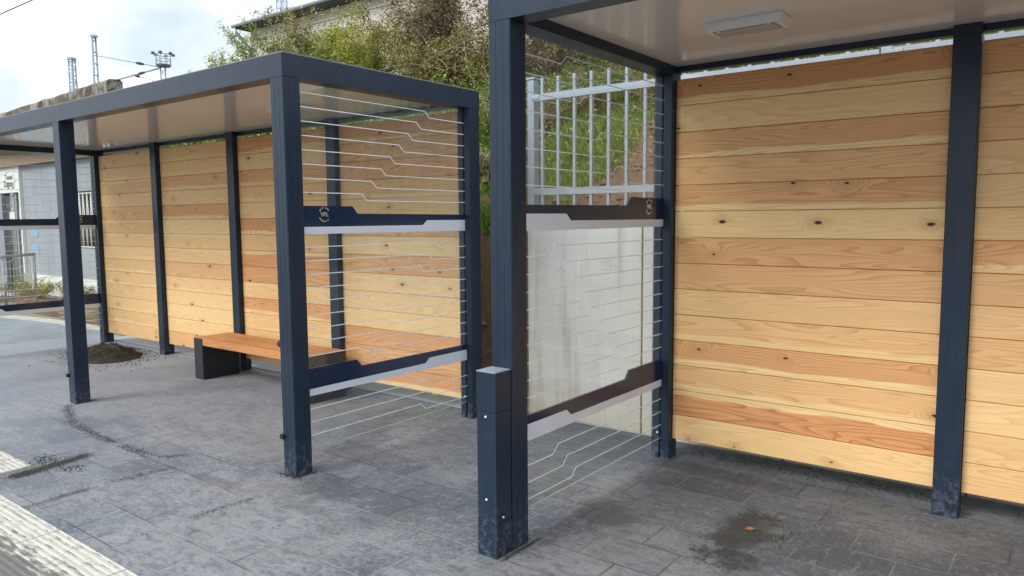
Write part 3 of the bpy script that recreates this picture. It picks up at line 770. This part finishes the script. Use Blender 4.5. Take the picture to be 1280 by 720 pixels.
# ------------------------------------------------------------------ retaining wall and fence
WY = 2.035
rw = thing('retaining_wall', 'pale concrete retaining wall of upright elements behind the near shelter', 'wall', (.235, WY, 0))
for i in range(11):
    a = i * 1.0 + .006; b = (i + 1) * 1.0 - .006
    mb = MB().box(a, 0, -.1, b, .12, 1.52, 0, .006)
    mb.build('wall_element', M['wall'], rw)
    # pinholes left by the formwork spacers
    if i < 2:
        hm = MB()
        for cx in ((.13, .70) if i == 0 else (.4,)):
            for gx in range(4):
                for gz in range(4):
                    if random.random() < .8:
                        hm.tube([(a + cx + gx * .022 - .03, -.0015, 1.17 + gz * .026), (a + cx + gx * .022 - .03, .004, 1.17 + gz * .026)], .0035, 6)
        hm.build('pinhole_cluster', M['wallj'], rw)
MB().box(-.01, .03, -.1, 11.0, .118, 1.50).build('joint_filler', M['wallj'], rw)
fe = thing('metal_fence', 'galvanised steel bar fence standing on the concrete retaining wall', 'fence', (.280, WY + .02, 1.52))
def fence_post(x):
    p_ = MB().box(x - .030, -.03, 0, x + .030, .04, 1.075, 0, .004).build('post', M['galv'], fe)
    MB().box(x - .037, -.038, 1.075, x + .037, .048, 1.09, 0, .003).build('post_cap', M['galv'], p_)
for i in range(5): fence_post(i * 2.47)
for i in range(4):
    a = i * 2.47 + .036; b = (i + 1) * 2.47 - .036
    for z in (.20, .908):
        # angle rail: upright leg and lip
        MB().prism([(-.040, z), (-.036, z), (-.036, z + .046), (0, z + .046), (0, z + .050), (-.040, z + .050)][::-1], a, b, 0, 'x').build('rail', M['galv'], fe)
        MB().box(a - .02, -.046, z + .012, a + .05, -.0405, z + .038, 0, .001).build('bracket', M['galv'], fe)
    k = 0
    for k in range(16):
        x = a + .071 + k * .1440
        if x > b - .03: break
        MB().box(x - .0115, -.034, .055, x + .0115, -.010, 1.075, 0, .004).build('bar', M['galv'], fe)

# ------------------------------------------------------------------ hilltop house
hh = thing('house', 'beige rendered house with dark eaves at the top of the bank', 'house', (-15.3, 10, 3))
MB().box(0, 0, -3.1, 16, 8, 3.90).build('wall', M['beige'], hh)
MB().prism([(-.38, 3.905), (-.38, 3.99), (4.0, 4.7), (8.38, 3.99), (8.38, 3.905)], -.20, 16.4, 0, 'x').build('roof', M['tile'], hh)
MB().box(-.01, -.03, 3.62, 16.01, -.0005, 3.66, 0, .005).build('cornice', M['beige'], hh)
g = MB(); g.tube([(-.22, -.43, 3.96), (16.4, -.43, 3.96)], .05, 8); g.build('gutter', M['zinc'], hh)
g = MB(); g.tube([(-.06, -.43, 3.93), (-.06, -.42, 3.78), (.0, -.22, 3.55), (.06, -.07, 3.38), (.06, -.07, -2.9)], .045, 8); g.build('downpipe', M['zinc'], hh)
for i, wx in enumerate((.75, 3.6, 6.4, 9.2, 12.0)):
    w = MB(); w.box(wx, -.02, 2.45, wx + .8, -.002, 3.42); fr_ = w.build('window', M['white'], hh)
    MB().box(wx + .07, -.026, 2.52, wx + .73, -.021, 3.35).build('pane', M['greyp'], fr_)

# ------------------------------------------------------------------ station entrance
se = thing('station_entrance', 'low station underpass entrance with mossy concrete roof and blue-grey wall, far left', 'building', (0, 0, 0))
MB().box(-14.72, 3.80, 0, -12.16, 3.95, 2.75).build('side_wall', M['blue'], se)
MB().box(-12.155, 3.805, 0, -10.6, 3.95, 1.02).build('low_wall', M['blue'], se)
MB().box(-12.155, 3.805, 2.14, -10.6, 3.95, 2.75).build('lintel', M['blue'], se)
MB().box(-14.72, 3.775, 0, -10.6, 3.799, .42, 0, .004).build('plinth', M['white'], se)
MB().box(-14.80, 3.74, 0, -14.725, 3.96, 2.8, 0, .004).build('door_jamb', M['white'], se)
MB().box(-17.6, 3.745, 2.20, -14.803, 3.95, 2.80, 0, .004).build('fascia', M['white'], se)
MB().box(-16.35, 3.76, 0, -15.86, 3.94, 2.198).build('grey_jamb', M['greyp'], se)
MB().box(-17.6, 4.6, 0, -10.6, 4.7, 2.75).build('back_wall', M['dark'], se)
MB().box(-10.7, 3.96, 0, -10.6, 4.59, 2.75).build('end_wall', M['blue'], se)
wl = MB().box(-16.5, 3.735, 2.30, -14.98, 3.742, 2.62, 0, .002).build('sign_plate', M['white'], se)
mt = Matrix.Rotation(R(90), 4, 'X')
text_mesh('Tunnel', .15, 'lettering', M['ink'], wl, Matrix.Translation((-15.06, 3.733, 2.535)) @ mt, 'RIGHT', .003)
text_mesh('Zugang', .19, 'lettering', M['ink'], wl, Matrix.Translation((-15.03, 3.733, 2.39)) @ mt, 'RIGHT', .003)
# white lattice in the window opening, dark inside
gr = MB(); 
for k in range(9):
    a = -12.12 + k * .17
    gr.tube([(a, 3.84, 1.05), (a + .085, 3.84, 2.12)], .014, 4); gr.tube([(a + .17, 3.84, 1.05), (a + .085, 3.84, 2.12)], .014, 4)
for z in (1.05, 1.58, 2.1): gr.tube([(-12.14, 3.84, z), (-10.62, 3.84, z)], .014, 4)
gr.build('lattice_grille', M['white'], se)
# barred gate across the portal
gt = MB()
for k in range(15): gt.tube([(-15.84 + k * .073, 3.85, .06), (-15.84 + k * .073, 3.85, 2.18)], .009, 4)
for z in (.08, 1.1, 1.9): gt.tube([(-15.85, 3.85, z), (-14.81, 3.85, z)], .012, 4)
gt.build('gate', M['greyp'], se)
MB().box(-15.22, 3.80, .0, -15.12, 3.84, 2.19).build('gate_post', M['greyp'], se)
MB().box(-15.62, 3.82, 1.62, -15.32, 3.835, 1.78).build('notice', M['white'], se)
MB().box(-15.05, 3.82, 1.60, -14.82, 3.835, 1.82).build('notice', M['white'], se)
MB().box(-15.5, 4.2, 1.15, -15.2, 4.25, 1.42).build('red_light_plate', M['red'], se)  # unlit red plate standing in for a small red light
MB().box(-15.32, 4.17, 1.26, -15.26, 4.198, 1.32).build('green_light_plate', M['green'], se)  # unlit green plate in place of a small green exit light
MB().box(-14.40, 3.793, 1.22, -14.02, 3.7985, 1.66).build('poster', M['poster'], se)
MB().box(-14.38, 3.793, .86, -14.06, 3.7985, 1.08).build('poster', M['poster'], se)
# sloping soffit and tall mossy roof edge
rf = MB(); a, b = Vector((-8.957, 3.1, .06)), Vector((-20.0, 3.75, .06)); nrm = Vector((.059, .998, 0))
def q(p_, off, z): return (p_.x + nrm.x * off, p_.y + nrm.y * off, z + p_.z)
segs = 40; ring = []
prof = [(0, 3.02), (-.02, 3.06), (-.02, 3.74), (.03, 3.786), (.20, 3.80), (.24, 3.76), (.24, 3.10), (.66, 2.76)]
for i in range(segs + 1):
    p_ = a.lerp(b, i / segs)
    ring.append([q(p_, o + mnoise.noise(Vector((i * .6, k, 1))) * .012, z + mnoise.noise(Vector((i * .5, k * 3, 0))) * .02) for k, (o, z) in enumerate(prof)])
vsx = [v for r_ in ring for v in r_]; n = len(prof); fsx = []; mi = []
for i in range(segs):
    for k in range(n):
        k2 = (k + 1) % n; fsx.append((i * n + k, i * n + k2, (i + 1) * n + k2, (i + 1) * n + k))
fsx.append(tuple(range(n - 1, -1, -1))); fsx.append(tuple(segs * n + k for k in range(n)))
rf.add(vsx, fsx); rfo = rf.build('roof_slab', [M['moss'], M['soffit']], se)
bpy.context.view_layer.update()
for pl in rfo.data.polygons:
    zc = sum(rfo.data.vertices[k].co.z for k in pl.vertices) / len(pl.vertices)
    if zc < 3.03 and len(pl.vertices) == 4: pl.material_index = 1
bm = bmesh.new(); bm.from_mesh(rfo.data); bmesh.ops.recalc_face_normals(bm, faces=bm.faces); bm.to_mesh(rfo.data); bm.free()

MB().box(-20, 3.66, 2.755, -10.6, 5.4, 3.2).build('roof_deck', M['soffit'], se)
# ramp railing in front of it
rl = thing('ramp_railing', 'grey tubular ramp railing with upright bars before the station entrance', 'railing', (-12.3, 3.07, 0))
MB().tube([(0, .02, .935), (0, -.6, .90), (0, -2.0, .82)], .028, 8).build('handrail', M['galvd'], rl)
for yy in (0, -.52, -1.1): MB().tube([(0, yy, 0), (0, yy, .93 + yy * .05)], .022, 8).build('post', M['galvd'], rl)
mb = MB()
for k in range(34): mb.tube([(0, -.03 - k * .055, .12), (0, -.03 - k * .055, .86 - k * .003)], .006, 4)
mb.tube([(0, 0, .12), (0, -1.9, .12)], .012, 4)
mb.build('bar_infill', M['galvd'], rl)
MB().box(.02, -.20, .42, .03, -.06, .58).build('notice', M['white'], rl)
MB().box(.02, -.64, .42, .03, -.50, .56).build('notice', M['white'], rl)
for (x, y, lab, k, zz) in [(-13.9, 3.45, 'green weeds at the foot of the blue-grey wall, left clump', 'green', .42), (-13.0, 3.4, 'green weeds at the foot of the blue-grey wall, right of the ramp railing', 'yellow', .36), (-11.6, 3.45, 'dull green weeds under the white window lattice', 'olive', .34)]:
    bush(x, y, zz, .45, k, lab, 1500, .04, 12, 0, 1.5, z=0, name='weed_clump', group='weeds at the foot of the station wall')

# ------------------------------------------------------------------ masts and wires
def ladder_mast(label, x, y, h, w0, w1, step, cross):
    t = thing('lattice_mast', label, 'mast', (x, y, 0), R(-60))
    ch = MB(); br = MB(); dk = .6 if cross else .12
    for sx in (-1, 1):
        for sy in (-1, 1): ch.tube([(sx * w0, sy * w0 * dk, 0), (sx * w1, sy * w1 * dk, h)], .045, 4)
    k = 0; z = .3
    while z < h:
        f = z / h; w = w0 + (w1 - w0) * f; f2 = min(1, (z + step) / h); w2 = w0 + (w1 - w0) * f2
        for sy in (-1, 1):
            br.tube([(-w, sy * w * dk, z), (w, sy * w * dk, z)], .03, 4)
            if cross: br.tube([((-w if k % 2 else w), sy * w * dk, z), ((w2 if k % 2 else -w2), sy * w2 * dk, min(h, z + step))], .022, 4)
        z += step; k += 1
    ch.build('chords', M['galvd'], t); br.build('bracing', M['galvd'], t); MB().box(-w1 - .05, -w1 * .6 - .05, h, w1 + .05, w1 * .6 + .05, h + .12).build('head', M['galvd'], t)
    return t
ladder_mast('shorter dense lattice mast rising behind the mossy roof', -40, 15.42, 10.25, .20, .15, .35, True)
ladder_mast('taller open ladder-like overhead line mast with two arms', -40, 16.63, 11.65, .30, .13, .62, False)
ladder_mast('lattice mast rising behind the hilltop house roof', -40, 28.93, 18.4, .42, .34, .5, True)
fm = thing('floodlight_mast', 'yard floodlight mast with round platform, right of the overhead line mast', 'mast', (-40, 20.5, 0))
s_ = MB()
for k in range(3):
    a = k * 2.094; s_.tube([(math.cos(a) * .25, math.sin(a) * .25, 0), (math.cos(a) * .17, math.sin(a) * .17, 10.7)], .035, 4)
for k in range(22):
    z = k * .48
    for j in range(3):
        a = j * 2.094; b = a + 2.094; s_.tube([(math.cos(a) * .21, math.sin(a) * .21, z), (math.cos(b) * .21, math.sin(b) * .21, z + .48)], .018, 3)
s_.build('shaft', M['galvd'], fm)
MB().tube([(0, 0, 10.66), (0, 0, 10.78)], .38, 16, smooth=False).build('platform', M['tile'], fm)
rg = MB()
for z in (11.05, 11.35):
    rg.tube([(math.cos(k * .3927) * .42, math.sin(k * .3927) * .42, z) for k in range(17)], .022, 4)
for k in range(8): rg.tube([(math.cos(k * .785) * .42, math.sin(k * .785) * .42, 10.7), (math.cos(k * .785) * .42, math.sin(k * .785) * .42, 11.4)], .018, 4)
rg.build('guard_rail', M['galvd'], fm)
for k in range(6):
    a = k * 1.047 + .3; MB().box(math.cos(a) * .56 - .08, math.sin(a) * .56 - .08, 11.32, math.cos(a) * .56 + .08, math.sin(a) * .56 + .08, 11.46, 0, .02).build('floodlight', M['tile'], fm)
wr = thing('overhead_line_arms', 'thin overhead line arms with brown insulators between two masts', 'overhead line', (-40, 16.63, 10))
def arm(a, b, r=.03, f0=.55, ins=True):
    a = Vector(a) - Vector((-40, 16.63, 10)); b = Vector(b) - Vector((-40, 16.63, 10)); MB().tube([a, b], r, 5).build('arm', M['galvd'], wr)
    if ins: MB().tube([a.lerp(b, f0), a.lerp(b, f0 + .06), a.lerp(b, f0 + .12)], [.06, .09, .05], 8).build('insulator', M['tile'], wr)
arm((-40, 16.6, 10.68), (-40, 20.29, 10.05 + .55), .022, .62); arm((-40, 17.0, 9.2), (-40, 20.29, 10.55), .045, .60); arm((-40, 18.6, 9.94), (-40, 20.9, 9.6), .02, .08)
ow = MB(); ow.tube([(-40, 12.18 - 12, 11.95 - 8.2), (-40, 12.18, 11.95), (-40, 13.68, 12.98), (-40, 19, 16.8)], .03, 4)
tag(ow.build('overhead_wire', M['tile']), 'single dark overhead wire crossing the top left corner of the sky', 'wire')

# ------------------------------------------------------------------ dirt on the paving
dh = MB(); N = 44; vs = []; cx, cy = -5.15, 1.2
for j in range(N):
    for i in range(N):
        u = (i / (N - 1) - .5) * 2; v = (j / (N - 1) - .5) * 2; d = math.sqrt(u * u + v * v)
        X = cx + u * .54 + .0; Y_ = cy + v * .38 - u * .06
        h = max(0, 1 - d) ** .9 * .125
        h *= 1 + .6 * mnoise.fractal(Vector((X * 7, Y_ * 7, 2)), .8, 2, 5); h += .018 * mnoise.fractal(Vector((X * 26, Y_ * 26, 4)), .8, 2, 3) * sst(1.0, .5, d)
        skirt = .03 * sst(1.0, .3, d) * (1 + mnoise.noise(Vector((X * 6, Y_ * 6, 0))))
        vs.append((X, Y_, max(-.01, h + skirt - .012)))
dh.add(vs, [(j * N + i, j * N + i + 1, (j + 1) * N + i + 1, (j + 1) * N + i) for j in range(N - 1) for i in range(N - 1)], 0, True)
for _ in range(2200):
    a = random.uniform(0, 6.283); r = abs(random.gauss(0, .30)); X = cx + math.cos(a) * r * 1.3; Y_ = cy + math.sin(a) * r * .8
    clod(dh, X, Y_, max(0, (1 - r / .6)) * .14, random.uniform(.003, .011))
tag(dh.build('soil_heap', M['soil']), 'small heap of dark soil on the slabs at the left shelter rear corner', 'soil heap')

cr = MB()
def trail(pts, n, spread, r0, r1):
    seg = [(Vector(a), Vector(b)) for a, b in zip(pts[:-1], pts[1:])]; ls = [(b - a).length for a, b in seg]; T = sum(ls)
    for _ in range(n):
        t = random.uniform(0, T); k = 0
        while k < len(ls) - 1 and t > ls[k]: t -= ls[k]; k += 1
        a, b = seg[k]; p = a.lerp(b, min(1, t / ls[k]))
        if mnoise.noise(Vector((p.x * 6, p.y * 6, 9))) < -.22: continue
        clod(cr, p.x + random.gauss(0, spread), p.y + random.gauss(0, spread), .001, random.uniform(r0, r1))
trail([(-3.14, 0.01), (-2.908, -.12), (-2.442, -.259), (-1.915, -.321), (-1.555, -.318), (-1.129, -.308), (-1.005, -.238), (-.95, -.074)], 2400, .024, .0010, .0042)
trail([(-1.39, -1.094), (-1.425, -.91), (-1.463, -.713), (-1.511, -.546)], 3000, .026, .0010, .0040)
trail([(-1.36, -1.35), (-1.39, -1.094), (-1.425, -.91)], 2200, .035, .0012, .0045)
trail([(-.813, -1.281), (-.783, -1.178), (-.834, -1.001), (-.84, -.74), (-.8, -.35)], 1300, .022, .0008, .0028)
trail([(.10, -1.25), (.07, -1.0), (.05, -.7), (.08, -.3)], 1200, .02, .001, .003)
trail([(-1.7, -.75), (-1.45, -.80), (-1.2, -.72)], 260, .04, .002, .008)
def heap(x, y, sx, sy, n, r0, r1):
    for _ in range(n): clod(cr, x + random.gauss(0, sx), y + random.gauss(0, sy), .001, random.uniform(r0, r1))
def blob(cxs, n, r0, r1):
    for _ in range(n):
        x, y, s1 = random.choice(cxs); X = x + random.gauss(0, s1); Y_ = y + random.gauss(0, s1)
        if mnoise.fractal(Vector((X * 9, Y_ * 9, 4)), .8, 2, 3) > -.15: clod(cr, X, Y_, .001, random.uniform(r0, r1))
blob([(2.39, 1.05, .06), (2.41, .92, .07), (2.43, .78, .08), (2.42, .64, .06), (2.50, .50, .05), (2.55, .88, .07), (2.38, .52, .05)], 5200, .0015, .0045)
blob([(2.75, .72, .12), (3.0, 1.1, .14), (2.2, 1.35, .12)], 700, .0012, .003)
# earth left round the feet
for (x, y) in ((0.0, .0), (-3.06, .02), (1.66, .02), (1.66, -.10)):
    for _ in range(230):
        t = random.uniform(-.02, .15); q_ = .35 + mnoise.noise(Vector((t * 30, x * 9, y))) ; clod(cr, x + abs(random.gauss(0, .014)) * q_, y + t, .001 + random.random() * .006 * q_, random.uniform(.0012, .0042))
for _ in range(110): clod(cr, random.gauss(-.05, .07), -abs(random.gauss(0, .016)), .001, random.uniform(.002, .006))
for _ in range(500): clod(cr, random.uniform(-.4, .9), random.uniform(-.7, 1.4), .0005, random.uniform(.0012, .003))
for _ in range(1500): clod(cr, random.uniform(-4.5, 3.4), random.uniform(-1.0, 1.6), .0005, random.uniform(.0012, .0035))
for _ in range(500): clod(cr, random.uniform(1.7, 3.1), random.gauss(1.86, .05), .001, random.uniform(.002, .007))
tag(cr.build('soil_crumbs', M['crumbs']), 'dark crumbs of soil trodden across the slate-grey slabs', 'soil', kind='stuff')
lf = MB(); lf.add([(0, 0, .004), (.03, .012, .012), (.055, .0, .006), (.03, -.014, .003)], [(0, 1, 2), (0, 2, 3)])
lo = lf.build('fallen_leaf', M['rust']); lo.location = (2.42, .86, .004); lo.rotation_euler = (0, 0, .5)
tag(lo, 'single dry orange-brown leaf lying on the dark soil patch', 'leaf')

# ------------------------------------------------------------------ light
w = bpy.data.worlds.new('World'); bpy.context.scene.world = w; w.use_nodes = True
nt = w.node_tree; nt.nodes.clear()
out = nt.nodes.new('ShaderNodeOutputWorld'); sky = nt.nodes.new('ShaderNodeTexSky'); sky.sky_type = 'NISHITA'; sky.sun_disc = False
SUN_EL, SUN_AZ = R(36), R(200)       # azimuth clockwise from +Y
sky.sun_elevation = SUN_EL; sky.sun_rotation = SUN_AZ
b1 = nt.nodes.new('ShaderNodeBackground'); nt.links.new(sky.outputs[0], b1.inputs[0]); b1.inputs[1].default_value = .12
b2 = nt.nodes.new('ShaderNodeBackground'); b2.inputs[1].default_value = 1.0
tc = nt.nodes.new('ShaderNodeTexCoord'); nz = nt.nodes.new('ShaderNodeTexNoise'); nz.inputs['Scale'].default_value = 2.4; nz.inputs['Detail'].default_value = 5
mp = nt.nodes.new('ShaderNodeMapping'); mp.inputs['Scale'].default_value = (1, 1, 2.5); nt.links.new(tc.outputs['Generated'], mp.inputs[0]); nt.links.new(mp.outputs[0], nz.inputs['Vector'])
mr = nt.nodes.new('ShaderNodeMapRange'); nt.links.new(nz.outputs['Fac'], mr.inputs[0]); mr.inputs[1].default_value = .36; mr.inputs[2].default_value = .60; mr.inputs[3].default_value = .80; mr.inputs[4].default_value = 1.0
ms = nt.nodes.new('ShaderNodeMixShader'); nt.links.new(mr.outputs[0], ms.inputs[0]); nt.links.new(b1.outputs[0], ms.inputs[1]); nt.links.new(b2.outputs[0], ms.inputs[2]); nt.links.new(ms.outputs[0], out.inputs[0])
nz2 = nt.nodes.new('ShaderNodeTexNoise'); nz2.inputs['Scale'].default_value = 3.1; nz2.inputs['Detail'].default_value = 6; nz2.inputs['Distortion'].default_value = .4
mp2 = nt.nodes.new('ShaderNodeMapping'); mp2.inputs['Location'].default_value = (3.4, 1.2, .6); mp2.inputs['Scale'].default_value = (1, 1, 2.2); nt.links.new(tc.outputs['Generated'], mp2.inputs[0]); nt.links.new(mp2.outputs[0], nz2.inputs['Vector'])
cr2 = nt.nodes.new('ShaderNodeValToRGB'); nt.links.new(nz2.outputs['Fac'], cr2.inputs[0]); nt.links.new(cr2.outputs[0], b2.inputs[0])
for i_, (p_, c_) in enumerate([(.36, (.80, .93, 1.0)), (.44, (.98, 1.08, 1.12)), (.50, (1.6, 1.68, 1.73)), (.60, (2.2, 2.3, 2.4))]):
    e_ = cr2.color_ramp.elements[i_] if i_ < 2 else cr2.color_ramp.elements.new(p_)
    e_.position = p_; e_.color = c_ + (1,)
sl = bpy.data.lights.new('sun', 'SUN'); sl.energy = 2.55; sl.angle = R(26); sl.color = (1, .96, .90)
so = bpy.data.objects.new('sun', sl); C.objects.link(so)
dvec = Vector((math.sin(SUN_AZ) * math.cos(SUN_EL), math.cos(SUN_AZ) * math.cos(SUN_EL), math.sin(SUN_EL)))
so.rotation_euler = dvec.to_track_quat('Z', 'Y').to_euler()

# ------------------------------------------------------------------ camera
cd = bpy.data.cameras.new('camera'); cam = bpy.data.objects.new('camera', cd); C.objects.link(cam)
cd.sensor_width = 36; cd.lens = 926.14 / 1280 * 36; cd.clip_start = .05; cd.clip_end = 2000
yaw, pitch, roll = R(37.521), R(-5.353), R(-.44)
fw = Vector((-math.sin(yaw) * math.cos(pitch), math.cos(yaw) * math.cos(pitch), math.sin(pitch)))
r = fw.cross(Vector((0, 0, 1))).normalized(); u = r.cross(fw)
r2 = math.cos(roll) * r + math.sin(roll) * u; u2 = -math.sin(roll) * r + math.cos(roll) * u
mw = Matrix((( r2.x, u2.x, -fw.x, 3.6705), (r2.y, u2.y, -fw.y, -2.6394), (r2.z, u2.z, -fw.z, 1.5435), (0, 0, 0, 1)))
cam.matrix_world = mw
sc = bpy.context.scene; sc.camera = cam
sc.view_settings.view_transform = 'Standard'; sc.view_settings.look = 'None'; sc.view_settings.exposure = 0; sc.view_settings.gamma = 1
sc.cycles.max_bounces = 8; sc.cycles.transparent_max_bounces = 16; sc.cycles.glossy_bounces = 4; sc.cycles.diffuse_bounces = 4
